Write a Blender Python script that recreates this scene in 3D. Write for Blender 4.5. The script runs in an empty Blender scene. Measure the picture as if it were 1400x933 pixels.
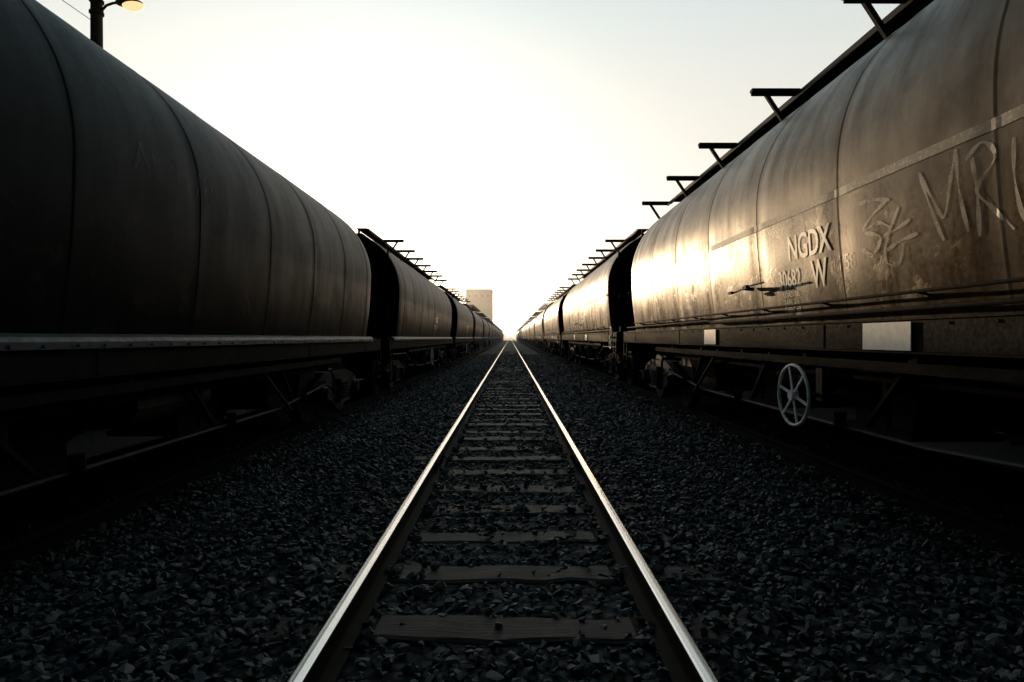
import bpy, bmesh, math, random
import numpy as np
from mathutils import Vector, Matrix, noise as mnoise
random.seed(7); rng=np.random.default_rng(7)
R=math.radians
scene=bpy.context.scene
COL=scene.collection

# ------------------------------------------------------------------ helpers
def link(o,parent=None):
    COL.objects.link(o)
    if parent is not None: o.parent=parent
    return o
def empty(name,loc=(0,0,0)):
    e=bpy.data.objects.new(name,None); e.empty_display_size=.5; e.location=loc
    return link(e)
def mesh_from_bm(bm,name,mat=None,smooth=False,recalc=True):
    if recalc: bmesh.ops.recalc_face_normals(bm,faces=bm.faces)
    me=bpy.data.meshes.new(name); bm.to_mesh(me); bm.free()
    if mat is not None:
        me.materials.append(mat)
    if smooth:
        me.polygons.foreach_set('use_smooth',[True]*len(me.polygons))
    return me
def obj(name,me,parent=None,loc=(0,0,0),rot=(0,0,0)):
    o=bpy.data.objects.new(name,me); o.location=loc; o.rotation_euler=rot
    return link(o,parent)
def box(bm,c,s,rot=None,mi=0,bev=0):
    M=Matrix.Translation(c)
    if rot is not None: M=M@rot
    r=bmesh.ops.create_cube(bm,size=1,matrix=M@Matrix.Diagonal((s[0],s[1],s[2],1)))
    if bev>0:
        es=list({e for vv in r['verts'] for e in vv.link_edges})
        bmesh.ops.bevel(bm,geom=es,offset=bev,segments=1,affect='EDGES')
    return r
def beam(bm,p1,p2,w,h):
    p1=Vector(p1);p2=Vector(p2); d=p2-p1
    q=d.to_track_quat('Y','Z').to_matrix().to_4x4()
    box(bm,(p1+p2)/2,(w,d.length,h),q)
def cyl(bm,p1,p2,r,seg=12,r2=None,caps=True):
    p1=Vector(p1);p2=Vector(p2); d=p2-p1
    q=d.to_track_quat('Z','Y').to_matrix().to_4x4()
    bmesh.ops.create_cone(bm,cap_ends=caps,cap_tris=False,segments=seg,radius1=r,radius2=r if r2 is None else r2,depth=d.length,matrix=Matrix.Translation((p1+p2)/2)@q)
def tube(bm,pts,r,seg=8):
    for a,b in zip(pts[:-1],pts[1:]): cyl(bm,a,b,r,seg)
def torus_x(bm,c,R0,r,n=40,m=8):
    rings=[]
    for i in range(n):
        a=2*math.pi*i/n; ring=[]
        for j in range(m):
            b=2*math.pi*j/m
            rr=R0+r*math.cos(b)
            ring.append(bm.verts.new((c[0]+r*math.sin(b),c[1]+rr*math.cos(a),c[2]+rr*math.sin(a))))
        rings.append(ring)
    for i in range(n):
        for j in range(m):
            bm.faces.new((rings[i][j],rings[(i+1)%n][j],rings[(i+1)%n][(j+1)%m],rings[i][(j+1)%m]))

# ------------------------------------------------------------------ materials
class NT:
    def __init__(s,name):
        s.m=bpy.data.materials.new(name); s.m.use_nodes=True
        s.t=s.m.node_tree; s.n=s.t.nodes; s.l=s.t.links
        s.b=s.n['Principled BSDF']; s.o=s.n['Material Output']
    def new(s,t,**k):
        n=s.n.new(t)
        for a,b in k.items(): setattr(n,a,b)
        return n
    def L(s,a,b): s.l.new(a,b)
    def coords(s,kind='Object',scale=(1,1,1)):
        c=s.new('ShaderNodeTexCoord'); mp=s.new('ShaderNodeMapping')
        mp.inputs['Scale'].default_value=scale
        s.L(c.outputs[kind],mp.inputs['Vector']); return mp.outputs[0]
    def noise(s,vec,scale,detail=6,rough=.55):
        n=s.new('ShaderNodeTexNoise'); n.inputs['Scale'].default_value=scale
        n.inputs['Detail'].default_value=detail; n.inputs['Roughness'].default_value=rough
        s.L(vec,n.inputs['Vector']); return n.outputs['Fac']
    def ramp(s,fac,stops):
        r=s.new('ShaderNodeValToRGB'); e=r.color_ramp.elements
        while len(e)<len(stops): e.new(.5)
        for i,(p,c) in enumerate(stops):
            e[i].position=p; e[i].color=(c[0],c[1],c[2],1) if hasattr(c,'__len__') else (c,c,c,1)
        s.L(fac,r.inputs[0]); return r.outputs[0]
    def mix(s,f,a,b,mode='MIX'):
        m=s.new('ShaderNodeMix',data_type='RGBA',blend_type=mode)
        for sock,val in ((m.inputs[0],f),(m.inputs[6],a),(m.inputs[7],b)):
            if hasattr(val,'is_linked'): s.L(val,sock)
            elif hasattr(val,'__len__'): sock.default_value=(*val,1)
            else: sock.default_value=val
        return m.outputs[2]
    def math(s,op,a,b=0,c=None):
        m=s.new('ShaderNodeMath',operation=op)
        for i,v in enumerate((a,b,c)):
            if v is None: continue
            if hasattr(v,'is_linked'): s.L(v,m.inputs[i])
            else: m.inputs[i].default_value=v
        return m.outputs[0]
    def bump(s,h,strength,dist=.01):
        b=s.new('ShaderNodeBump'); b.inputs['Strength'].default_value=strength; b.inputs['Distance'].default_value=dist
        s.L(h,b.inputs['Height']); s.L(b.outputs[0],s.b.inputs['Normal']); return b

def simple(name,col,rough=.7,metal=0,var=.35,scale=6,bump=.3,spec=.5):
    t=NT(name); v=t.coords()
    n=t.noise(v,scale); n2=t.noise(v,scale*7)
    c=t.ramp(n,[(.3,[x*(1-var) for x in col]),(.7,[min(1,x*(1+var)) for x in col])])
    t.L(c,t.b.inputs['Base Color'])
    t.b.inputs['Metallic'].default_value=metal
    t.b.inputs['Specular IOR Level'].default_value=spec
    t.L(t.ramp(n2,[(.3,max(.05,rough-.1)),(.7,min(1,rough+.1))]),t.b.inputs['Roughness'])
    if bump: t.bump(n2,bump,.004)
    return t.m

SEAM0,SEAMP=.15,1.45
def tank_mat(name,upper,lower,rust,r_up,r_lo,spec,light=1.5,seamk=.9,scuff=.55,strk=.45,dl=(.40,.45)):
    t=NT(name)
    c=t.new('ShaderNodeTexCoord'); sp=t.new('ShaderNodeSeparateXYZ'); t.L(c.outputs['Object'],sp.inputs[0])
    oi=t.new('ShaderNodeObjectInfo')
    off=t.new('ShaderNodeCombineXYZ'); t.L(t.math('MULTIPLY',oi.outputs['Random'],40),off.inputs[1])
    va=t.new('ShaderNodeVectorMath',operation='ADD'); t.L(c.outputs['Object'],va.inputs[0]); t.L(off.outputs[0],va.inputs[1])
    V=va.outputs[0]
    def mp(scale):
        m=t.new('ShaderNodeMapping'); m.inputs['Scale'].default_value=scale; t.L(V,m.inputs[0]); return m.outputs[0]
    big=t.noise(mp((1,1,1)),.9,5); streak=t.noise(mp((.6,3.0,.7)),1.6,8,.65); fine=t.noise(mp((1,1,1)),26,6,.65)
    drip=t.noise(mp((.5,12,.35)),1.2,4,.6); cloud=t.noise(mp((1,1,1)),2.1,8,.62)
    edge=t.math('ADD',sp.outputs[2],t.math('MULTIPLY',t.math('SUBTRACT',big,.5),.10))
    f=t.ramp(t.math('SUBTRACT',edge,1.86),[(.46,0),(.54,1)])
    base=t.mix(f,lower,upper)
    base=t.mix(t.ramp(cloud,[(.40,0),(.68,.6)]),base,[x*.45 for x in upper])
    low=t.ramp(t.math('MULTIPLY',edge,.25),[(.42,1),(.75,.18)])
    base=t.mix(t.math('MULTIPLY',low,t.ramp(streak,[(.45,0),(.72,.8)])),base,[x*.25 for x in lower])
    base=t.mix(t.math('MULTIPLY',low,t.ramp(drip,[(.58,0),(.8,.35)])),base,[x*light for x in upper])
    rf=t.math('MULTIPLY',t.ramp(t.noise(mp((1,1.2,1.4)),2.4,8,.68),[(.56,0),(.66,1)]),t.ramp(t.math('MULTIPLY',edge,.25),[(.45,.9),(.70,.05)]))
    base=t.mix(rf,base,rust)
    scf=t.math('MULTIPLY',t.ramp(t.noise(mp((1,2.2,1.1)),5.5,9,.75),[(.60,0),(.69,1)]),low)
    base=t.mix(t.math('MULTIPLY',scf,scuff),base,[min(1,x*3) for x in upper])
    d=t.math('PINGPONG',t.math('SUBTRACT',sp.outputs[1],SEAM0),SEAMP/2)
    sd=t.ramp(d,[(.0,1),(.010,1),(.017,.22),(.10,0)])
    base=t.mix(t.math('MULTIPLY',sd,seamk),base,(.006,.005,.005))
    base=t.mix(t.math('MULTIPLY',t.ramp(fine,[(.35,0),(.7,1)]),.25),base,[x*.5 for x in lower])
    t.L(base,t.b.inputs['Base Color'])
    ro=t.math('ADD',t.mix(f,(r_lo,)*3,(r_up,)*3),t.math('MULTIPLY',t.math('SUBTRACT',streak,.5),strk))
    ro=t.math('ADD',ro,t.math('ADD',t.math('MULTIPLY',rf,.2),t.math('MULTIPLY',sd,.3)))
    t.L(t.math('ADD',ro,t.math('MULTIPLY',t.math('SUBTRACT',fine,.5),.2)),t.b.inputs['Roughness'])
    dull=t.math('MULTIPLY',t.ramp(cloud,[(.36,1),(.66,dl[0])]),t.ramp(streak,[(.40,1),(.70,dl[1])]))
    t.L(t.math('MULTIPLY',dull,t.math('MULTIPLY',t.math('SUBTRACT',1,t.math('MULTIPLY',sd,.8)),spec)),t.b.inputs['Specular IOR Level'])
    h=t.math('ADD',t.math('MULTIPLY',fine,.25),t.math('ADD',t.math('MULTIPLY',streak,.4),t.math('MULTIPLY',rf,.6)))
    t.bump(h,.3,.006)
    return t.m
M_tankR=tank_mat('tank_paint_brown',(.056,.034,.019),(.060,.031,.011),(.08,.030,.010),.41,.30,.58)
M_tankR.node_tree.nodes['Principled BSDF'].inputs['Specular Tint'].default_value=(1,.78,.50,1)
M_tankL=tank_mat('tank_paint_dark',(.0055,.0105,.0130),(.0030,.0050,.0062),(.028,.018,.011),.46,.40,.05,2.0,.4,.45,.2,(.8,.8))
M_tankL.node_tree.nodes['Principled BSDF'].inputs['Specular Tint'].default_value=(.60,.88,1,1)
M_frame=simple('underframe_grime',(.011,.009,.008),.75,0,.5,5,.5,.07)
M_bogie=simple('bogie_cast_steel',(.018,.015,.012),.68,.0,.5,8,.5,.3)
M_dark=simple('walkway_black_steel',(.010,.010,.010),.7,0,.3,12,.2,.2)
M_hand=simple('handwheel_white_paint',(.80,.80,.78),.5,0,.3,14,.2)
M_plac=simple('placard_aluminium',(.80,.84,.84),.45,0,.12,18,.1)
t=NT('belt_strip'); v=t.coords()
vo=t.new('ShaderNodeTexVoronoi'); vo.inputs['Scale'].default_value=38; t.L(v,vo.inputs['Vector'])
t.L(t.mix(t.ramp(t.noise(v,3,7,.7),[(.4,0),(.62,.8)]),t.ramp(vo.outputs['Distance'],[(.1,(.50,.42,.31)),(.6,(.2,.16,.11))]),(.12,.09,.06)),t.b.inputs['Base Color'])
t.b.inputs['Roughness'].default_value=.55; M_belt=t.m

def stencil(name,col,lo,hi,scale=9,maxa=1.0,rough=.38,spec=.55):
    t=NT(name); v=t.coords()
    n=t.noise(v,scale,8,.72)
    t.L(t.ramp(t.noise(v,5),[(.3,[x*.75 for x in col]),(.7,col)]),t.b.inputs['Base Color']); t.b.inputs['Roughness'].default_value=rough
    t.b.inputs['Specular IOR Level'].default_value=spec
    t.b.inputs['Specular Tint'].default_value=(1,.88,.7,1)
    tr=t.new('ShaderNodeBsdfTransparent'); mx=t.new('ShaderNodeMixShader')
    t.L(t.math('MULTIPLY',t.ramp(n,[(lo,0),(hi,1)]),maxa),mx.inputs[0])
    t.L(tr.outputs[0],mx.inputs[1]); t.L(t.b.outputs[0],mx.inputs[2]); t.L(mx.outputs[0],t.o.inputs[0])
    return t.m
M_sten=stencil('stencil_white',(.88,.86,.82),.26,.38,11,1.0)
M_patch=stencil('worn_white_panel',(.62,.58,.50),.36,.56,6,.42)
M_spray=stencil('spray_paint',(.60,.54,.46),.28,.55,5,.62)
M_faint=stencil('faded_lettering',(.13,.17,.18),.42,.6,9,.5,.6,.1)

# ballast stones
def wagon_shade(t,ax_stops=((.27,0),(.36,1))):  # shade beneath the parked wagons, painted into the stone and gravel colour
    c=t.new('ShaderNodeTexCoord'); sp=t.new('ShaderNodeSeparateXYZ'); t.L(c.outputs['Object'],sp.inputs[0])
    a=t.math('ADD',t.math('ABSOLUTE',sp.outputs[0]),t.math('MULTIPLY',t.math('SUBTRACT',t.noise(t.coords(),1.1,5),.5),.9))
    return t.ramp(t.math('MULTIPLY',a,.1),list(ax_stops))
t=NT('ballast_stone'); g=t.new('ShaderNodeNewGeometry'); v=t.coords()
rc=t.ramp(g.outputs['Random Per Island'],[(0,(.020,.033,.040)),(.35,(.040,.061,.072)),(.7,(.062,.085,.096)),(.93,(.085,.096,.095)),(1,(.18,.19,.19))])
rc=t.mix(t.ramp(t.noise(v,45,5,.6),[(.35,0),(.75,.6)]),rc,(.018,.027,.032))
t.L(t.mix(t.math('MULTIPLY',wagon_shade(t),.8),rc,(.008,.008,.008)),t.b.inputs['Base Color'])
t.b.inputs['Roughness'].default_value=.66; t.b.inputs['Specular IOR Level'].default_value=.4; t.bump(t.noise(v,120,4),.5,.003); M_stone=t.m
# ground sheet
t=NT('ground_gravel'); v=t.coords()
c=t.new('ShaderNodeTexCoord'); sp=t.new('ShaderNodeSeparateXYZ'); t.L(c.outputs['Object'],sp.inputs[0])
vo=t.new('ShaderNodeTexVoronoi'); vo.inputs['Scale'].default_value=16; t.L(v,vo.inputs['Vector'])
sepc=t.new('ShaderNodeSeparateColor'); t.L(vo.outputs['Color'],sepc.inputs[0])
gr=t.ramp(sepc.outputs[0],[(0,(.014,.021,.026)),(.6,(.046,.062,.072)),(1,(.11,.115,.115))])
gr=t.mix(t.ramp(vo.outputs['Distance'],[(.25,0),(.6,.9)]),gr,(.01,.011,.011))
gr=t.mix(t.math('MULTIPLY',wagon_shade(t),.8),gr,(.008,.008,.008))
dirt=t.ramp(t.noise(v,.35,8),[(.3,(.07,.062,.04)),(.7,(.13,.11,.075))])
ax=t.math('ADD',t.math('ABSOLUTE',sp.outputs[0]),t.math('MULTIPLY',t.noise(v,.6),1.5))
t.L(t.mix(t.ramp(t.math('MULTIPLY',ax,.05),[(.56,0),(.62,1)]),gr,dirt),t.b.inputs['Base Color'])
t.b.inputs['Roughness'].default_value=.85; t.b.inputs['Specular IOR Level'].default_value=.2
t.bump(t.math('SUBTRACT',1,vo.outputs['Distance']),.8,.03); M_ground=t.m
# sleepers
t=NT('sleeper_timber'); v=t.coords(scale=(.8,14,8)); g=t.new('ShaderNodeNewGeometry'); v2=t.coords()
w=t.noise(v,3.2,9,.7)
cc=t.ramp(w,[(.25,(.012,.011,.010)),(.5,(.048,.041,.036)),(.8,(.13,.112,.095))])
cc=t.mix(t.math('MULTIPLY',t.ramp(t.noise(v2,3,6,.7),[(.4,0),(.65,1)]),.6),cc,(.020,.023,.024))
t.L(t.mix(t.math('MULTIPLY',g.outputs['Random Per Island'],.6),cc,(.022,.022,.022)),t.b.inputs['Base Color']); t.b.inputs['Roughness'].default_value=.7
t.b.inputs['Specular IOR Level'].default_value=.35
t.bump(w,.9,.012); M_sleeper=t.m
# rail
def rail_mat(name,shiny,k=1.0):
    t=NT(name); v=t.coords(scale=(60,.5,60)); v2=t.coords()
    a=t.noise(v,2,5,.6); b_=t.noise(v2,5,6,.7)
    c=t.new('ShaderNodeTexCoord'); sn=t.new('ShaderNodeSeparateXYZ'); t.L(c.outputs['Object'],sn.inputs[0])
    top=t.math('MULTIPLY',t.ramp(t.math('MULTIPLY',sn.outputs[2],5),[(.785,0),(.80,1)]),shiny)
    t.L(t.mix(top,t.ramp(b_,[(.3,(.014*k,.011*k,.009*k)),(.7,(.030*k,.022*k,.017*k))]),t.ramp(a,[(.3,(.50,.49,.47)),(.7,(.82,.81,.79))])),t.b.inputs['Base Color'])
    t.L(top,t.b.inputs['Metallic'])
    t.b.inputs['Specular IOR Level'].default_value=.2*k
    t.L(t.mix(top,(.85,)*3,t.ramp(a,[(.3,.16),(.7,.34)])),t.b.inputs['Roughness']); t.bump(b_,.15,.002); return t.m
M_rail=rail_mat('rail_running_steel',1.0); M_railrust=rail_mat('rail_rusty_steel',0.0,.4)

# ------------------------------------------------------------------ world and sun
AZ=12.0; EL=5.5
w=bpy.data.worlds.new('World'); scene.world=w; w.use_nodes=True
nt=w.node_tree; bg=nt.nodes['Background']; WL=nt.links.new
def wn(t,**k):
    n=nt.nodes.new(t)
    for a,b in k.items(): setattr(n,a,b)
    return n
sky=wn('ShaderNodeTexSky'); sky.sky_type='NISHITA'; sky.sun_disc=False
sky.sun_elevation=R(EL); sky.sun_rotation=R(-AZ); sky.altitude=0; sky.air_density=1.0; sky.dust_density=2.5; sky.ozone_density=1.5
gm=wn('ShaderNodeGamma'); gm.inputs[1].default_value=.28
hs=wn('ShaderNodeHueSaturation'); hs.inputs['Saturation'].default_value=.20
tc=wn('ShaderNodeTexCoord'); sx=wn('ShaderNodeSeparateXYZ'); WL(tc.outputs['Generated'],sx.inputs[0])
def mrange(src,a,b,c_,d):
    r=wn('ShaderNodeMapRange',interpolation_type='SMOOTHSTEP')
    for n_,v_ in (('From Min',a),('From Max',b),('To Min',c_),('To Max',d)): r.inputs[n_].default_value=v_
    WL(src,r.inputs[0]); return r.outputs[0]
rz=mrange(sx.outputs[2],.50,1.0,1,.30)
ry=mrange(sx.outputs[1],.0,.66,.07,1)
def wm(a,b):
    m=wn('ShaderNodeMath',operation='MULTIPLY')
    for i,x in enumerate((a,b)):
        if hasattr(x,'is_linked'): WL(x,m.inputs[i])
        else: m.inputs[i].default_value=x
    return m.outputs[0]
# cream haze low down in the west, cool overhead and behind
tint=wn('ShaderNodeMix',data_type='RGBA'); tint.inputs[6].default_value=(.62,.90,1.0,1); tint.inputs[7].default_value=(1.0,.975,.895,1)
tf=wm(mrange(sx.outputs[2],.30,.75,1,0),mrange(sx.outputs[1],.20,.80,0,1)); WL(tf,tint.inputs[0])
tm=wn('ShaderNodeMix',data_type='RGBA',blend_type='MULTIPLY'); tm.inputs[0].default_value=1
WL(sky.outputs[0],gm.inputs[0]); WL(gm.outputs[0],hs.inputs['Color']); WL(hs.outputs[0],tm.inputs[6]); WL(tint.outputs[2],tm.inputs[7])
WL(tm.outputs[2],bg.inputs[0]); WL(wm(wm(rz,ry),.68),bg.inputs[1])
s=Vector((-math.sin(R(AZ))*math.cos(R(EL)),math.cos(R(AZ))*math.cos(R(EL)),math.sin(R(EL))))
sl=bpy.data.lights.new('sun','SUN'); sl.energy=4.2; sl.angle=R(.6); sl.color=(1,.71,.42)
so=bpy.data.objects.new('sun',sl); so.rotation_euler=s.to_track_quat('Z','Y').to_euler(); so.location=(-20,60,20); link(so)

# ------------------------------------------------------------------ ground
def sm(a,b,x):
    t=np.clip((x-a)/(b-a),0,1); return t*t*(3-2*t)
def gz(x): return -.16*(1-sm(-3.0,-2.1,x)) - .03*np.exp(-((x-2.1)/.5)**2)
xs=np.concatenate([[-3500,-800,-200,-60,-20,-10],np.arange(-7,7.01,.2),[10,20,60,200,800,3500]])
ys=np.concatenate([[-400,-100,-40,-20],np.arange(-10,60,1.),[70,90,130,200,400,900,4500]])
X,Y=np.meshgrid(xs,ys); Z=gz(X)-.025
me=bpy.data.meshes.new('ground')
vs=np.stack([X,Y,Z],-1).reshape(-1,3); nx=len(xs); ny=len(ys)
fs=[(j*nx+i,j*nx+i+1,(j+1)*nx+i+1,(j+1)*nx+i) for j in range(ny-1) for i in range(nx-1)]
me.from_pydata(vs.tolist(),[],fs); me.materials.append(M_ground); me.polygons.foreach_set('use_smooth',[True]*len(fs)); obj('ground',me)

# ------------------------------------------------------------------ tracks
prof=[(-.07,0),(.07,0),(.07,.012),(.014,.03),(.010,.045),(.010,.115),(.016,.125),(.030,.132),(.0315,.152),(.028,.1605),(.020,.164),(0,.165),(-.020,.164),(-.028,.1605),(-.0315,.152),(-.030,.132),(-.016,.125),(-.010,.115),(-.010,.045),(-.014,.03),(-.07,.012)]
def make_track(xc,z0,y0s,name,detail,nsl=420):
    tr=empty(name,(xc,0,z0))
    bm=bmesh.new()
    for sx in (-.7525,.7525):
        ysl=list(np.arange(-30,60,3.))+[60,120,300,700]
        rings=[]
        for y in ysl:
            dx=.0025*math.sin(y*.9+sx) if y<60 else 0
            rings.append([bm.verts.new((sx+px+dx,y,pz)) for px,pz in prof])
        n=len(prof)
        for a,b in zip(rings[:-1],rings[1:]):
            for i in range(n): bm.faces.new((a[i],a[(i+1)%n],b[(i+1)%n],b[i]))
        bm.faces.new(rings[0]); bm.faces.new(rings[-1])
    obj('rails',mesh_from_bm(bm,'rails',M_rail if detail else M_railrust),tr)
    bm=bmesh.new(); bm2=bmesh.new()
    for k in range(-14,nsl):
        y=y0s+.64*k+random.uniform(-.03,.03)
        if y<60:
            Wd=.225*random.uniform(.88,1.08); Ln=2.5+random.uniform(-.12,.12); xo=random.uniform(-.06,.06); zt=.002+random.uniform(-.014,.010)
            nX=14; rot=random.uniform(-.016,.016); rows=[]
            for i in range(nX+1):
                xx=-Ln/2+Ln*i/nX
                j=[random.uniform(-.016,.016) for _ in range(4)]
                yy=xx*rot
                rows.append([bm.verts.new((xx+xo,y+yy-Wd/2+j[0]*.6,-.16)),bm.verts.new((xx+xo,y+yy-Wd/2+j[0],zt-.012+j[1]*.7)),bm.verts.new((xx+xo,y+yy-Wd/2+.018+j[0],zt+j[1]*.5)),
                    bm.verts.new((xx+xo,y+yy+Wd/2-.018+j[2],zt+j[3]*.5)),bm.verts.new((xx+xo,y+yy+Wd/2+j[2],zt-.012+j[3]*.7)),bm.verts.new((xx+xo,y+yy+Wd/2+j[2]*.6,-.16))])
            for a,b in zip(rows[:-1],rows[1:]):
                for i in range(6): bm.faces.new((a[i],a[(i+1)%6],b[(i+1)%6],b[i]))
            bm.faces.new(rows[0]); bm.faces.new(rows[-1])
            if y<35:
                for sx in (-.7525,.7525):
                    box(bm2,(sx,y,.001),(.26,.16,.016))
                    for d in (-.085,.085):
                        box(bm2,(sx+d,y+random.uniform(-.04,.04),.02),(.03,.03,.025))
        else:
            box(bm,(0,y,-.08),(2.5,.23,.16))
    for yj in ((6.1,17.5,29) if detail else (9,)):
        for sx in (-.7525,.7525):
            for d in (-1,1):
                box(bm2,(sx+d*.024,yj,.08),(.022,.56,.075))
                for q in (-.2,-.07,.07,.2): cyl(bm2,(sx+d*.03,yj+q,.08),(sx+d*.058,yj+q,.08),.016,6)
    obj('sleepers',mesh_from_bm(bm,'sleepers',M_sleeper if detail else M_frame),tr)
    obj('plates_and_fishplates',mesh_from_bm(bm2,'rail_fastenings',M_frame),tr)
    return tr
make_track(0,0,2.73,'railway_track',True)
make_track(4.0,0,2.5,'railway_track',False)
make_track(-4.1,-.16,2.6,'railway_track',False)
make_track(8.1,0,2.4,'railway_track',False,150)  # this track and the next are added to carry the unseen light-blocking wagons
make_track(-8.3,-.16,2.3,'railway_track',False,150)

# ------------------------------------------------------------------ ballast stones (one mesh)
def hull_shapes(n,flat):
    out=[]
    for _ in range(n):
        bm=bmesh.new()
        for i in range(9):
            p=Vector((random.gauss(0,1),random.gauss(0,1),random.gauss(0,1))).normalized()*random.uniform(.8,1.1)
            p.z*=flat; p.x*=1.15
            bm.verts.new(p)
        r=bmesh.ops.convex_hull(bm,input=bm.verts)
        bmesh.ops.delete(bm,geom=[v for v in bm.verts if not v.link_faces],context='VERTS')
        bmesh.ops.recalc_face_normals(bm,faces=bm.faces); bmesh.ops.triangulate(bm,faces=bm.faces)
        bm.verts.index_update()
        out.append((np.array([v.co[:] for v in bm.verts]),np.array([[v.index for v in f.verts] for f in bm.faces]))); bm.free()
    return out
shapes=hull_shapes(16,.58)
def scatter(x0,x1,y0,y1,dens,r0,r1):
    n=int((x1-x0)*(y1-y0)*dens)
    x=rng.uniform(x0,x1,n); y=rng.uniform(y0,y1,n)
    r=rng.uniform(r0,r1,n)*rng.choice([.65,1,1,1.25],n)
    z=gz(x)+rng.uniform(-.025,.018,n)
    keep=np.ones(n,bool)
    for xc,ys0 in ((0,2.73),(4.0,2.5),(-4.1,2.6)):
        dx=np.abs(x-xc)
        keep&=~((np.abs(dx-.7525)<.055))
        ph=np.abs(((y-ys0+.32)%.64)-.32)
        on=(ph<.115+.0)&(dx<1.28)
        inner=on&(dx<.62)
        u=rng.uniform(0,1,n)
        clump=np.sin(y*1.7+x*2.1)+np.sin(x*3.3-y*.8)
        keep&=~(inner&(u<np.where(clump>.9,.55,.90)))
        keep&=~(on&~inner&(u<.25))
        z=np.where(on,z+.014,z)
        z=np.where((dx<.7)&~on,z-.018,z)
        nearrail=(np.abs(dx-.7525)<.13)
        z=np.where(nearrail,z+.006,z)
        if xc!=0: z=np.where(np.abs(dx-.7525)<.30,z+.03,z)
    return x[keep],y[keep],z[keep],r[keep]
A=[scatter(-5,5,1.2,7,600,.020,.036),scatter(-5,5,7,14,440,.025,.040),scatter(-4.6,4.6,14,26,240,.034,.052),scatter(-3.4,3.4,26,48,130,.048,.07)]
px=np.concatenate([a[0] for a in A]);py=np.concatenate([a[1] for a in A]);pz=np.concatenate([a[2] for a in A]);pr=np.concatenate([a[3] for a in A])
N=len(px); sid=rng.integers(0,len(shapes),N)
V=[];F=[];off=0
for k,(sv,sf) in enumerate(shapes):
    idx=np.where(sid==k)[0]; m=len(idx)
    yaw=rng.uniform(0,2*np.pi,m); pit=rng.normal(0,.42,m); ro=rng.normal(0,.42,m)
    cy,sy,cp,sp_,cr,sr=np.cos(yaw),np.sin(yaw),np.cos(pit),np.sin(pit),np.cos(ro),np.sin(ro)
    Rm=np.empty((m,3,3))
    Rm[:,0,0]=cy*cp;Rm[:,0,1]=cy*sp_*sr-sy*cr;Rm[:,0,2]=cy*sp_*cr+sy*sr
    Rm[:,1,0]=sy*cp;Rm[:,1,1]=sy*sp_*sr+cy*cr;Rm[:,1,2]=sy*sp_*cr-cy*sr
    Rm[:,2,0]=-sp_;Rm[:,2,1]=cp*sr;Rm[:,2,2]=cp*cr
    P=np.einsum('mij,vj->mvi',Rm,sv)*pr[idx][:,None,None]+np.stack([px[idx],py[idx],pz[idx]],-1)[:,None,:]
    V.append(P.reshape(-1,3)); F.append((sf[None]+ (np.arange(m)*len(sv))[:,None,None]+off).reshape(-1,3)); off+=m*len(sv)
V=np.concatenate(V);F=np.concatenate(F)
me=bpy.data.meshes.new('ballast'); me.vertices.add(len(V)); me.vertices.foreach_set('co',V.astype(np.float32).ravel())
me.loops.add(F.size); me.loops.foreach_set('vertex_index',F.astype(np.int32).ravel())
me.polygons.add(len(F)); me.polygons.foreach_set('loop_start',np.arange(0,F.size,3,dtype=np.int32)); me.polygons.foreach_set('loop_total',np.full(len(F),3,dtype=np.int32))
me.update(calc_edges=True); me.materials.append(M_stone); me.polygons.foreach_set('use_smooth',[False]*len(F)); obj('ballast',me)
print('stones',N)

# ------------------------------------------------------------------ wagon parts (local z = above rail top)
CZ,RT,ZB=2.585,1.42,1.36
def sx_(z):
    if z>=CZ: return math.sqrt(max(0,RT*RT-(z-CZ)**2))
    s_=(CZ-z)/(CZ-ZB); return RT*(1-.075*s_*s_)
HB=6.3
def section():
    pts=[]
    n=22
    for i in range(n+1):
        z=ZB+(CZ-ZB)*i/n; pts.append((-sx_(z),z))
    for i in range(1,40):
        a=math.pi-math.pi*i/40; pts.append((RT*math.cos(a),CZ+RT*math.sin(a)))
    for i in range(n+1):
        z=CZ-(CZ-ZB)*i/n; pts.append((sx_(z),z))
    return pts
SEC=section()
SEAMS=[SEAM0+SEAMP*k for k in range(-6,7) if abs(SEAM0+SEAMP*k)<HB-.2]
def dent(x,y,z,seed,pk):
    ds=min(abs(y-s_) for s_ in SEAMS); pinch=-pk*math.exp(-(ds/.10)**2)+(.004 if ds<.02 else 0)
    ends=-.02*max(0,(abs(y)-(HB-.25))/.25)**2
    return pinch+ends+mnoise.noise(Vector((x*.9,y*.8+seed,z*.9)))*.009+mnoise.noise(Vector((x*2.2,y*2.1+seed,z*2.2)))*.004
TP={-1:(3.1,.010),1:(11.7,.004)}
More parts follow.
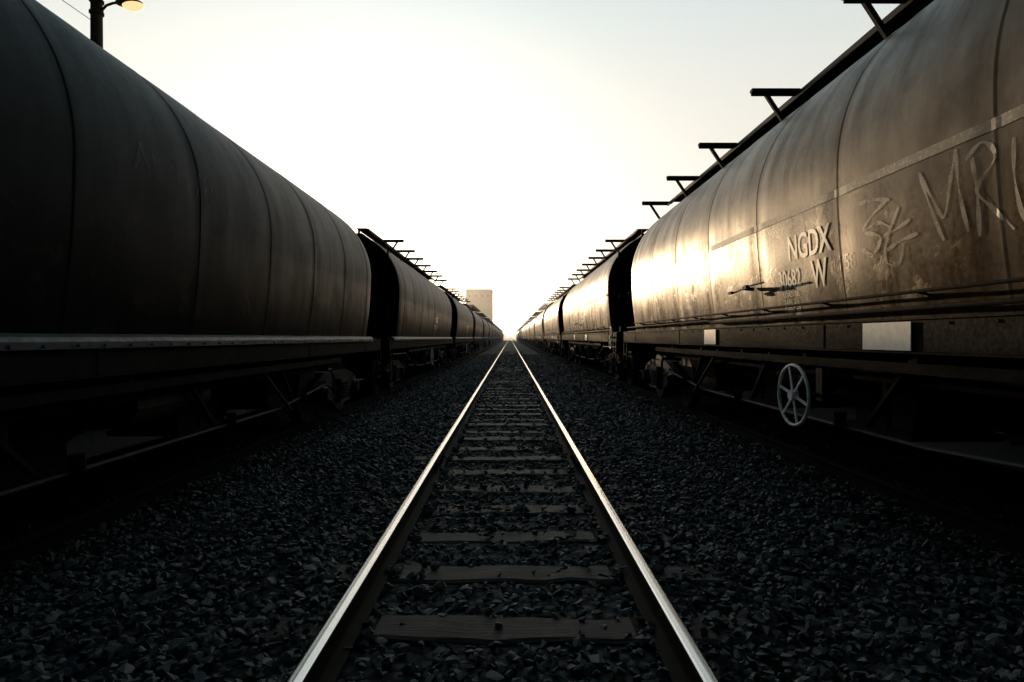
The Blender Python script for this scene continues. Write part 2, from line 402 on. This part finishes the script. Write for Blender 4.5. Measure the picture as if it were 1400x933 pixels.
def tank_mesh(mat,seed,pk):
    bm=bmesh.new(); ysl=[]
    y=-HB
    while y<HB-1e-6:
        ysl.append(y); y+=.1
    ysl.append(HB)
    for s_ in SEAMS: ysl+= [s_-.012,s_+.012]
    ysl=sorted(ysl); rings=[]
    for y in ysl:
        ring=[]
        for x,z in SEC:
            d=Vector((x,z-CZ)).normalized(); o=dent(x,y,z,seed,pk)
            if z<CZ: d=Vector((1 if x>0 else -1,0))
            ring.append(bm.verts.new((x+d.x*o,y,z+d.y*o)))
        rings.append(ring)
    for a,b in zip(rings[:-1],rings[1:]):
        for i in range(len(SEC)-1): bm.faces.new((a[i],a[i+1],b[i+1],b[i]))
    for sgn,ring in ((-1,rings[0]),(1,rings[-1])):
        inn=[]
        for (x,z),v_ in zip(SEC,ring):
            d=Vector((x,z-CZ)).normalized()
            inn.append(bm.verts.new((x-d.x*.05,sgn*HB,z-d.y*.05)))
        in2=[bm.verts.new((v_.co.x,sgn*(HB-.5),v_.co.z)) for v_ in inn]
        for i in range(len(SEC)-1):
            bm.faces.new((ring[i],ring[i+1],inn[i+1],inn[i])); bm.faces.new((inn[i],inn[i+1],in2[i+1],in2[i]))
    return mesh_from_bm(bm,'tank_shell',mat,True)
def mark_sharp_by_angle(me,ang=35):
    bm=bmesh.new(); bm.from_mesh(me)
    for e in bm.edges:
        if len(e.link_faces)==2 and e.calc_face_angle(0)>R(ang): e.smooth=False
    bm.to_mesh(me); bm.free()
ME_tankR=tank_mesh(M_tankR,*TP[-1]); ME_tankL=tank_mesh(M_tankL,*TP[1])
for m_ in (ME_tankR,ME_tankL): mark_sharp_by_angle(m_)

def ends_mesh(mat):
    bm=bmesh.new()
    for sgn in (-1,1):
        rows=[]
        nz=14
        for i in range(nz+1):
            z=ZB+(4.0-ZB)*i/nz; z=min(z,3.985)
            yy=sgn*(HB-.08-max(0,3.6-z)*.62)
            hw=sx_(z)-.045 if z<3.9 else max(.1,sx_(z)-.02)
            rows.append([bm.verts.new((hw*(j/8-1),yy,z)) for j in range(17)])
        for a,b in zip(rows[:-1],rows[1:]):
            for j in range(16): bm.faces.new((a[j],a[j+1],b[j+1],b[j]))
        for xx in (-.8,0,.8):
            beam(bm,(xx,sgn*(HB-.05-2.1*.62),1.5),(xx,sgn*(HB-.03),3.6),.08,.08)
    return mesh_from_bm(bm,'hopper_end_sheets',mat)
ME_endR=ends_mesh(M_frame)

def under_mesh(mat,pipes=True):
    bm=bmesh.new()
    for sx in (-1,1):
        box(bm,(sx*1.355,0,1.245),(.02,14.6,.20))
        box(bm,(sx*1.33,0,1.358),(.085,14.6,.012)); box(bm,(sx*1.33,0,1.136),(.085,14.6,.012))
        for k in (-7,-5,-1,3,6): box(bm,(sx*1.367,k*1.01,1.245),(.008,.05,.19))
        for k in range(-20,21):
            cyl(bm,(sx*1.364,k*.34,1.325),(sx*1.372,k*.34,1.325),.010,6)
        box(bm,(sx*1.30,0,1.03),(.05,9.2,.07)); box(bm,(sx*1.18,0,.93),(.05,7.6,.05))
        for k in (-3.5,-2,-.6,.8,2.2,3.6): box(bm,(sx*1.28,k,1.08),(.05,.06,.14))
        if pipes:
            tube(bm,[(sx*1.43,-5.6,1.525),(sx*1.43,5.9,1.525)],.012,8)
            for k in range(-5,6): cyl(bm,(sx*1.34,k*1.1,1.50),(sx*1.43,k*1.1,1.525),.010,6)
            tube(bm,[(sx*1.38,-6.9,1.425),(sx*1.38,1.5,1.425),(sx*1.38,1.7,1.455),(sx*1.38,6.8,1.455)],.016,8)
    box(bm,(0,0,1.16),(.5,14.4,.34))
    for sy in (-1,1):
        box(bm,(0,sy*7.24,1.22),(2.69,.12,.30))
        box(bm,(0,sy*6.75,1.376),(2.6,.95,.02))
        box(bm,(0,sy*7.42,.92),(.22,.42,.24)); box(bm,(0,sy*7.62,.92),(.30,.22,.32),bev=.04)
        cyl(bm,(.35,sy*7.3,1.0),(.38,sy*7.6,.62),.03,8)
        box(bm,(0,sy*5.1,1.25),(2.66,.2,.2))
        for xx in (-1.28,-.5,.5,1.28): cyl(bm,(xx,sy*7.2,1.36),(xx,sy*7.2,2.25),.02,8)
        cyl(bm,(-1.28,sy*7.2,2.25),(1.28,sy*7.2,2.25),.02,8); cyl(bm,(-1.28,sy*7.2,1.8),(-.5,sy*7.2,1.8),.015,8); cyl(bm,(.5,sy*7.2,1.8),(1.28,sy*7.2,1.8),.015,8)
        for sx in (-1,1):
            for yy in (6.95,7.25): box(bm,(sx*1.36,sy*yy,.85),(.025,.04,.6))
            for zz in (.58,.86): box(bm,(sx*1.36,sy*7.1,zz),(.05,.30,.03))
            box(bm,(sx*1.2,sy*6.34,1.75),(.08,.08,.78))
            for d in (-.19,.19): beam(bm,(sx*.95+d,sy*6.42,1.38),(sx*.95+d,sy*6.42,3.55),.04,.02)
            for zz in np.arange(1.65,3.5,.3): cyl(bm,(sx*.95-.19,sy*6.42,zz),(sx*.95+.19,sy*6.42,zz),.012,6)
    return mesh_from_bm(bm,'underframe',mat)
ME_underR=under_mesh(M_frame)
ME_underL=under_mesh(M_frame,False)
def lip_mesh(mat):
    bm=bmesh.new()
    for sx in (-1,1):
        rows=[]
        prof_=[(1.30,1.425),(1.352,1.418),(1.385,1.398),(1.398,1.37),(1.398,1.325),(1.388,1.322),(1.386,1.366),(1.374,1.388),(1.348,1.405),(1.30,1.412)]
        n=140
        for i in range(n+1):
            y=-6.9+13.4*i/n; wv=mnoise.noise(Vector((sx*3,y*1.7,0)))*.006
            rows.append([bm.verts.new((sx*(px_+wv),y,pz_+wv*.6)) for px_,pz_ in prof_])
        for a,b in zip(rows[:-1],rows[1:]):
            for i in range(len(prof_)): bm.faces.new((a[i],a[(i+1)%len(prof_)],b[(i+1)%len(prof_)],b[i]))
        for k in range(-26,26):
            y=k*.25+random.uniform(-.01,.01); cyl(bm,(sx*1.392,y,1.345),(sx*1.408,y,1.345),.010,6)
    return mesh_from_bm(bm,'side_sill_lip',mat)
M_lip=simple('sill_lip_paint',(.026,.042,.050),.50,0,.65,3.2,.8,.45)
ME_lip=lip_mesh(M_lip)

def chutes():
    bm=bmesh.new()
    for yc in (-3.1,-1.05,1.05,3.1):
        for sx in (-.62,.62):
            def ring(hw,hl,z,xc): return [bm.verts.new((xc-hw,yc-hl,z)),bm.verts.new((xc+hw,yc-hl,z)),bm.verts.new((xc+hw,yc+hl,z)),bm.verts.new((xc-hw,yc+hl,z))]
            r=[ring(.58,1.0,1.30,sx),ring(.30,.36,.62,sx*.95),ring(.30,.36,.50,sx*.95)]
            for a,b in zip(r[:-1],r[1:]):
                for i in range(4): bm.faces.new((a[i],a[(i+1)%4],b[(i+1)%4],b[i]))
            bm.faces.new(r[-1]); bm.faces.new(r[0])
            box(bm,(sx*.95,yc,.47),(.7,.82,.05))
        for sx in (-1,1):
            box(bm,(sx*1.18,yc-.5,.86),(.04,.05,.6)); cyl(bm,(sx*1.24,yc,.5),(sx*1.24,yc,.62),.05,8)
            beam(bm,(sx*1.25,yc-.9,1.1),(sx*1.2,yc-.3,.55),.05,.03)
    return mesh_from_bm(bm,'hopper_chutes',M_frame)
ME_chute=chutes()
def brake():
    bm=bmesh.new()
    cyl(bm,(1.0,-.35,.86),(1.0,.75,.86),.19,18); cyl(bm,(-1.0,-.3,.88),(-1.0,.5,.88),.15,18)
    for sx in (-1,1):
        tube(bm,[(sx*1.22,-4.1,.62),(sx*1.22,-2.0,.50),(sx*1.22,2.3,.50),(sx*1.22,4.1,.66)],.018,8)
        tube(bm,[(sx*1.30,-6.9,1.0),(sx*1.30,-5.0,.98),(sx*1.28,-4.2,.78),(sx*1.28,-3.9,.40)],.02,8)
        tube(bm,[(sx*1.28,4.0,.9),(sx*1.29,4.15,.9),(sx*1.30,4.25,.8),(sx*1.30,4.27,.5)],.02,8)
        beam(bm,(sx*1.26,1.6,1.1),(sx*1.26,2.6,.45),.04,.02)
    return mesh_from_bm(bm,'brake_gear',M_bogie)
ME_brake=brake()

def bogie_mesh():
    bm=bmesh.new()
    for yy in (-.88,.88):
        cyl(bm,(-.9,yy,.46),(.9,yy,.46),.075,14)
        for sx in (-1,1):
            cyl(bm,(sx*.69,yy,.46),(sx*.82,yy,.46),.46,36); cyl(bm,(sx*.675,yy,.46),(sx*.69,yy,.46),.485,36)
            cyl(bm,(sx*.82,yy,.46),(sx*.90,yy,.46),.12,18)
            box(bm,(sx*1.02,yy,.47),(.20,.26,.26),bev=.03)
            cyl(bm,(sx*1.12,yy,.46),(sx*1.17,yy,.46),.10,18)
            for a in range(3):
                q=a*2.094; cyl(bm,(sx*1.17,yy+.06*math.cos(q),.46+.06*math.sin(q)),(sx*1.185,yy+.06*math.cos(q),.46+.06*math.sin(q)),.018,6)
    for sx in (-1,1):
        outer=[(-1.08,.60),(-.95,.68),(-.5,.80),(.5,.80),(.95,.68),(1.08,.60),(1.02,.56),(.74,.52),(.40,.24),(-.40,.24),(-.74,.52),(-1.02,.56)]
        a=[bm.verts.new((sx*.97,y,z)) for y,z in outer]; b=[bm.verts.new((sx*1.08,y,z)) for y,z in outer]
        bm.faces.new(a); bm.faces.new(b)
        for i in range(len(outer)): bm.faces.new((a[i],a[(i+1)%len(a)],b[(i+1)%len(a)],b[i]))
        for yy in (-.16,0,.16):
            for k in range(5): cyl(bm,(sx*1.12,yy,.33+k*.055),(sx*1.12,yy,.36+k*.055),.062,12)
        box(bm,(sx*1.10,0,.29),(.16,.56,.05)); box(bm,(sx*1.10,0,.645),(.16,.5,.07))
        beam(bm,(sx*1.09,-.22,.5),(sx*1.09,-.86,.66),.03,.06); beam(bm,(sx*1.09,.22,.5),(sx*1.09,.86,.66),.03,.06)
        for yy in (-.38,.38): box(bm,(sx*.76,yy*.95,.46),(.08,.05,.32))
    box(bm,(0,0,.68),(2.1,.38,.2)); cyl(bm,(0,0,.78),(0,0,.99),.25,16)
    return mesh_from_bm(bm,'bogie',M_bogie)
ME_bogie=bogie_mesh()

def walkway(brackets):
    bm=bmesh.new()
    zt=4.085
    box(bm,(0,0,4.02),(.7,11.6,.09))
    for sx in (-1,1):
        if brackets:
            box(bm,(sx*.60,0,zt-.01),(.05,12.5,.05)); box(bm,(sx*.45,0,zt+.016),(.26,12.5,.012))
            beam(bm,(sx*.66,-6.2,zt-.07),(sx*.66,6.2,zt-.07),.02,.03)
    if brackets:
        for k in range(7):
            y=6.25-1.80*k+(.04,-.05,.03,0,-.03,.05,0)[k]
            for sx in (-1,1):
                box(bm,(sx*.90,y,zt+.01),(.56,.07,.035))
                box(bm,(sx*.90,y,zt-.02),(.56,.012,.06))
                beam(bm,(sx*1.02,y,zt-.01),(sx*.81,y,zt-.33),.035,.045)
    return mesh_from_bm(bm,'roof_walkway',M_dark)
ME_walkB=walkway(True); ME_walkN=walkway(False)
def handwheel():
    bm=bmesh.new(); torus_x(bm,(0,0,0),.262,.014,44,8)
    cyl(bm,(-.03,0,0),(.03,0,0),.045,14)
    for k in range(6):
        a=k*math.pi/3+.25; beam(bm,(0,.03*math.cos(a),.03*math.sin(a)),(0,.258*math.cos(a),.258*math.sin(a)),.012,.022)
    return mesh_from_bm(bm,'handwheel',M_hand)
ME_hand=handwheel()
def shaft():
    bm=bmesh.new(); cyl(bm,(.03,0,0),(.26,0,0),.02,10); box(bm,(.25,0,.12),(.05,.10,.34)); return mesh_from_bm(bm,'handwheel_shaft',M_bogie)
ME_shaft=shaft()

def wrap(me,side,y0,z0,off,mat,name):
    bm=bmesh.new(); bm.from_mesh(me)
    for _ in range(3):
        es=[e for e in bm.edges if e.calc_length()>.055]
        if not es: break
        bmesh.ops.subdivide_edges(bm,edges=es,cuts=1)
        bmesh.ops.triangulate(bm,faces=[f for f in bm.faces if len(f.verts)>3])
    for v_ in bm.verts:
        u,vv=v_.co.x,v_.co.y
        z=z0+vv; y=y0+side*u
        x=sx_(z)
        v_.co=(side*(x+dent(side*x,y,z,*TP[side])*(1 if z<CZ else RT/x)+off),y,z)
    bm.normal_update()
    bmesh.ops.reverse_faces(bm,faces=[f for f in bm.faces if f.normal.x*side<0])
    bm.to_mesh(me); bm.free()
    me.materials.clear(); me.materials.append(mat); me.name=name
    return me
def text_mesh(s_,size,sxs=1.0,bold=0.0):
    c=bpy.data.curves.new('txt','FONT'); c.body=s_; c.size=size; c.resolution_u=3; c.offset=bold
    o=bpy.data.objects.new('txt',c); COL.objects.link(o)
    dg=bpy.context.evaluated_depsgraph_get(); me=bpy.data.meshes.new_from_object(o.evaluated_get(dg))
    bpy.data.objects.remove(o)
    bm=bmesh.new(); bm.from_mesh(me); bmesh.ops.triangulate(bm,faces=bm.faces)
    for v_ in bm.verts: v_.co.x*=sxs
    bm.to_mesh(me); bm.free(); return me
def grid_mesh(w_,h_,nx=14,ny=16):
    me=bpy.data.meshes.new('grid'); vs=[(w_*i/nx,h_*j/ny,0) for j in range(ny+1) for i in range(nx+1)]
    fs=[(j*(nx+1)+i,j*(nx+1)+i+1,(j+1)*(nx+1)+i+1,(j+1)*(nx+1)+i) for j in range(ny) for i in range(nx)]
    me.from_pydata(vs,[],fs); return me
def stroke_mesh(strokes,wd):
    vs=[];fs=[]
    for st in strokes:
        P=[Vector(p) for p in st]; P=[P[0]*2-P[1]]+P+[P[-1]*2-P[-2]]
        pts=[]
        for i in range(1,len(P)-2):
            for k in range(7):
                t_=k/7; a,b,c_,d=P[i-1],P[i],P[i+1],P[i+2]
                pts.append(.5*((2*b)+(c_-a)*t_+(2*a-5*b+4*c_-d)*t_*t_+(3*b-a-3*c_+d)*t_**3))
        pts.append(P[-2])
        base=len(vs)
        for i,p in enumerate(pts):
            d=(pts[min(i+1,len(pts)-1)]-pts[max(i-1,0)]).normalized(); n_=Vector((-d.y,d.x))
            w_=wd*(.75+.35*math.sin(i*.7))
            vs+= [(*(p+n_*w_),0),(*(p-n_*w_),0)]
        for i in range(len(pts)-1):
            q=base+2*i; fs.append((q,q+1,q+3,q+2))
    me=bpy.data.meshes.new('strokes'); me.from_pydata(vs,[],fs); return me

E=1.235
mk={}
for side,tag in ((-1,'R'),(1,'L')):
    mk[tag]=[
     ('code_lettering',wrap(text_mesh('NGDX',.31,.76,.005),side,side*.48,E+.71,.005,M_sten,'code')),
     ('number_lettering',wrap(text_mesh('30682',.23,.72,.004),side,side*.26,E+.47,.005,M_sten,'number')),
     ('check_letter',wrap(text_mesh('W',.33,.70,.005),side,side*.86,E+.43,.005,M_sten,'check')),
     ('load_lettering',wrap(text_mesh('IN 58',.17,.9),side,side*1.14,E+.53,.004,M_spray,'load')),
     ('white_panel',wrap(grid_mesh(.60,.84),side,side*.20,E+.30,.0025,M_patch,'panel')),
     ('small_print',wrap(text_mesh('LOAD 58t\nTARE 21t\nCUBIC 68',.07),side,side*.32,E+.38,.005,M_sten,'print')),
    ]
beltme=wrap(grid_mesh(7.8,.062,120,2),-1,1.5,E+1.10,.006,M_belt,'belt')
G=[ [(.08,.98),(.25,.97),(.42,.93)],[(.40,.94),(.22,.86),(.12,.78),(.30,.80),(.42,.74)],[(.14,.76),(.30,.70),(.22,.60),(.10,.64)],
    [(.50,.86),(.36,.66),(.34,.52),(.46,.50),(.52,.62)],[(.34,.70),(.46,.72),(.60,.76)],[(.36,.60),(.5,.64),(.66,.66)],
    [(.70,1.03),(.77,.82),(.86,.58)],[(.70,1.03),(.80,.84),(.88,.72),(.95,.94),(.99,1.08)],[(.99,1.08),(1.00,.86),(1.04,.60)],
    [(1.10,1.0),(1.12,.80),(1.11,.56)],[(1.06,1.00),(1.17,1.06),(1.24,.96),(1.12,.82),(1.20,.70),(1.32,.56)],
    [(1.36,1.02),(1.35,.80),(1.40,.58),(1.52,.62)],[(1.58,1.04),(1.56,.80),(1.60,.58)],[(1.56,.82),(1.72,.86)]]
graf=wrap(stroke_mesh(G,.014),-1,-1.5,E,.0045,M_spray,'graffiti')
faint=wrap(text_mesh('AL 3170',.36,.9),1,-.75,E+1.36,.004,M_faint,'faint')

def placards():
    bm=bmesh.new()
    for sx in (-1,1):
        for y,wd in ((-1.83,.50),(1.62,.42)):
            box(bm,(sx*1.380,y,1.245),(.008,wd,.19))
    return mesh_from_bm(bm,'placards',M_plac)
ME_pl=placards()
def lever():
    bm=bmesh.new()
    tube(bm,[(-1.47,.62,1.735),(-1.50,.1,1.77),(-1.50,-.20,1.775)],.010,8); cyl(bm,(-1.38,.3,1.75),(-1.5,.3,1.76),.02,8)
    box(bm,(-1.50,.62,1.735),(.03,.08,.03)); box(bm,(-1.50,.2,1.765),(.035,.06,.04))
    return mesh_from_bm(bm,'discharge_lever',M_dark)
ME_lever=lever()

def wagon(xc,zr,yc,side,first=False,blocker=False):
    w_=empty('hopper_wagon',(xc,yc,zr))
    L=side>0
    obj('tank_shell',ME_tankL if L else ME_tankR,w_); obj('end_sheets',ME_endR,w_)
    obj('underframe',ME_underL if L else ME_underR,w_)
    obj('hopper_chutes',ME_chute,w_); obj('brake_gear',ME_brake,w_)
    for s_ in (-1,1): obj('bogie_%d'%(1 if s_<0 else 2),ME_bogie,w_,(0,s_*5.35,0))
    obj('roof_walkway',ME_walkN if ((L and first) or blocker) else ME_walkB,w_)
    if blocker: return w_
    if L: obj('side_sill_lip',ME_lip,w_)
    if not L:
        for n_,m_ in mk['R']: obj(n_,m_,w_)
        obj('placards',ME_pl,w_); obj('discharge_lever',ME_lever,w_); obj('belt_strip',beltme,w_)
        p=(-1.50,-.79,.735) if first else (-1.48,-7.15,1.235)
        if first: obj('graffiti',graf,w_)
        obj('handwheel',ME_hand,w_,p); obj('handwheel_shaft',ME_shaft,w_,p)
    else:
        if first: obj('faded_lettering',faint,w_)
        else:
            for n_,m_ in mk['L']: obj(n_,m_,w_)
            obj('handwheel',ME_hand,w_,(1.46,-.9,.735),(0,0,math.pi)); obj('handwheel_shaft',ME_shaft,w_,(1.46,-.9,.735),(0,0,math.pi))
    return w_
for n in range(-1,16):
    wagon(4.0,.165,5.75+15.5*n,-1,n==0)
    wagon(-4.1,.005,4.85+15.5*n,1,n<=0)
for n in range(-1,5):  # added unseen strings that block side light under the inner wagons
    wagon(8.1,.165,2.0+15.5*n,-1,False,True)
    wagon(-8.3,.005,8.0+15.5*n,1,False,True)

# ------------------------------------------------------------------ street lamp
M_wood=simple('pole_timber',(.05,.04,.032),.85,0,.4,5,.6); M_lampb=simple('lamp_housing',(.10,.10,.10),.5,.3,.2,9,.1)
t=NT('lamp_lens'); t.b.inputs['Base Color'].default_value=(1,.7,.4,1); t.b.inputs['Emission Color'].default_value=(1,.50,.25,1); t.b.inputs['Emission Strength'].default_value=1.6
v=t.coords(); t.L(t.ramp(t.noise(v,8),[(0,.2),(1,.4)]),t.b.inputs['Roughness']); M_lens=t.m
lamp=empty('street_lamp',(-10.45,14.5,0))
bm=bmesh.new(); cyl(bm,(0,0,-.3),(0,0,11.6),.17,16,.125); box(bm,(0,-.14,10.9),(2.0,.09,.11))
for xx in (-.85,-.4,.4,.85): cyl(bm,(xx,-.14,10.95),(xx,-.14,11.1),.035,8)
for zz in (9.6,9.9): cyl(bm,(0,0,zz),(0,0,zz+.05),.165,16)
obj('pole',mesh_from_bm(bm,'pole',M_wood),lamp)
bm=bmesh.new(); tube(bm,[(.1,0,9.66),(.25,0,9.82),(.42,0,9.88),(.60,0,9.89)],.03,10); cyl(bm,(.12,0,9.59),(.12,0,9.74),.05,8)
obj('bracket_arm',mesh_from_bm(bm,'arm',M_dark),lamp)
bm=bmesh.new(); bmesh.ops.create_uvsphere(bm,u_segments=24,v_segments=14,radius=1,matrix=Matrix.Translation((.82,0,9.88))@Matrix.Diagonal((.34,.17,.09,1)))
obj('lamp_head',mesh_from_bm(bm,'head',M_lampb,True),lamp)
bm=bmesh.new(); bmesh.ops.create_uvsphere(bm,u_segments=24,v_segments=14,radius=1,matrix=Matrix.Translation((.92,0,9.81))@Matrix.Diagonal((.26,.155,.12,1)))
obj('lamp_lens',mesh_from_bm(bm,'lens',M_lens,True),lamp)
bm=bmesh.new()
pts=[]
for i in range(25):
    f=i/24; pts.append((-10.45-.1*f,14.4-45*f,9.35-1.1*4*f*(1-f)*.5))
tube(bm,pts,.009,5); obj('overhead_wire',mesh_from_bm(bm,'wire',M_dark))
p2=empty('utility_pole',(-10.55,-30.6,0)); bm=bmesh.new(); cyl(bm,(0,0,-.3),(0,0,11.4),.17,16,.125); box(bm,(0,.14,10.9),(2,.09,.11)); obj('pole',mesh_from_bm(bm,'pole2',M_wood),p2)

# ------------------------------------------------------------------ distant silo building
M_conc=simple('silo_concrete',(.50,.52,.52),.8,0,.10,.3,.1)
M_win=simple('silo_window',(.16,.17,.18),.3,0,.2,2,0)
silo=empty('grain_silo_building',(-11.7,222,0))
bm=bmesh.new(); box(bm,(0,0,9.6),(9.6,14,19.4)); box(bm,(0,0,19.5),(10,14.4,.5))
for i in range(5): box(bm,(-4.8+i*2.4,-7.05,9.6),(.3,.2,19.2))
obj('walls',mesh_from_bm(bm,'silo',M_conc),silo)
bm=bmesh.new()
for i in range(4): box(bm,(-3.6+i*2.4,-7.03,17.2),(1,.1,.9))
box(bm,(1.2,-7.03,1.8),(1.8,.1,3.4)); obj('windows_and_door',mesh_from_bm(bm,'silow',M_win),silo)
# haze in the air (real volume standing over the yard)
hz=bpy.data.materials.new('dusty_air'); hz.use_nodes=True; n_=hz.node_tree.nodes; n_.remove(n_['Principled BSDF'])
vs_=n_.new('ShaderNodeVolumeScatter'); vs_.inputs['Density'].default_value=.0014; vs_.inputs['Anisotropy'].default_value=.72; vs_.inputs['Color'].default_value=(1,.99,.97,1)
hz.node_tree.links.new(vs_.outputs[0],n_['Material Output'].inputs['Volume'])
bm=bmesh.new(); box(bm,(0,330,29),(500,600,60)); obj('haze',mesh_from_bm(bm,'haze',hz))
# distant tree mass
t=NT('tree_foliage'); v=t.coords(); t.L(t.ramp(t.noise(v,.8,6),[(.3,(.03,.04,.02)),(.7,(.09,.10,.05))]),t.b.inputs['Base Color']); t.b.inputs['Roughness'].default_value=.9; M_tree=t.m
bm=bmesh.new()
for i in range(420):
    x=random.uniform(-330,330); y=random.uniform(560,610); h=random.uniform(2.5,5.5)*(1+.4*math.sin(x*.05))
    if abs(x)<7: h*=.35
    r=random.uniform(2,4.5)
    m_=bmesh.ops.create_icosphere(bm,subdivisions=2,radius=1,matrix=Matrix.Translation((x,y,h*.55))@Matrix.Diagonal((r,r,h*.6,1)))
    for vv in m_['verts']: vv.co+=Vector((random.uniform(-.5,.5),random.uniform(-.5,.5),random.uniform(-.5,.5)))
obj('distant_tree_line',mesh_from_bm(bm,'trees',M_tree))

# ------------------------------------------------------------------ camera
cam=bpy.data.cameras.new('camera'); cam.lens=20.0; cam.sensor_width=36; cam.clip_start=.05; cam.clip_end=8000
co=bpy.data.objects.new('camera',cam); co.location=(.026,0,1.40); co.rotation_euler=(R(90-.33),0,R(-.2)); link(co)
scene.camera=co
scene.view_settings.view_transform='Standard'; scene.view_settings.look='None'; scene.view_settings.exposure=0; scene.view_settings.gamma=1
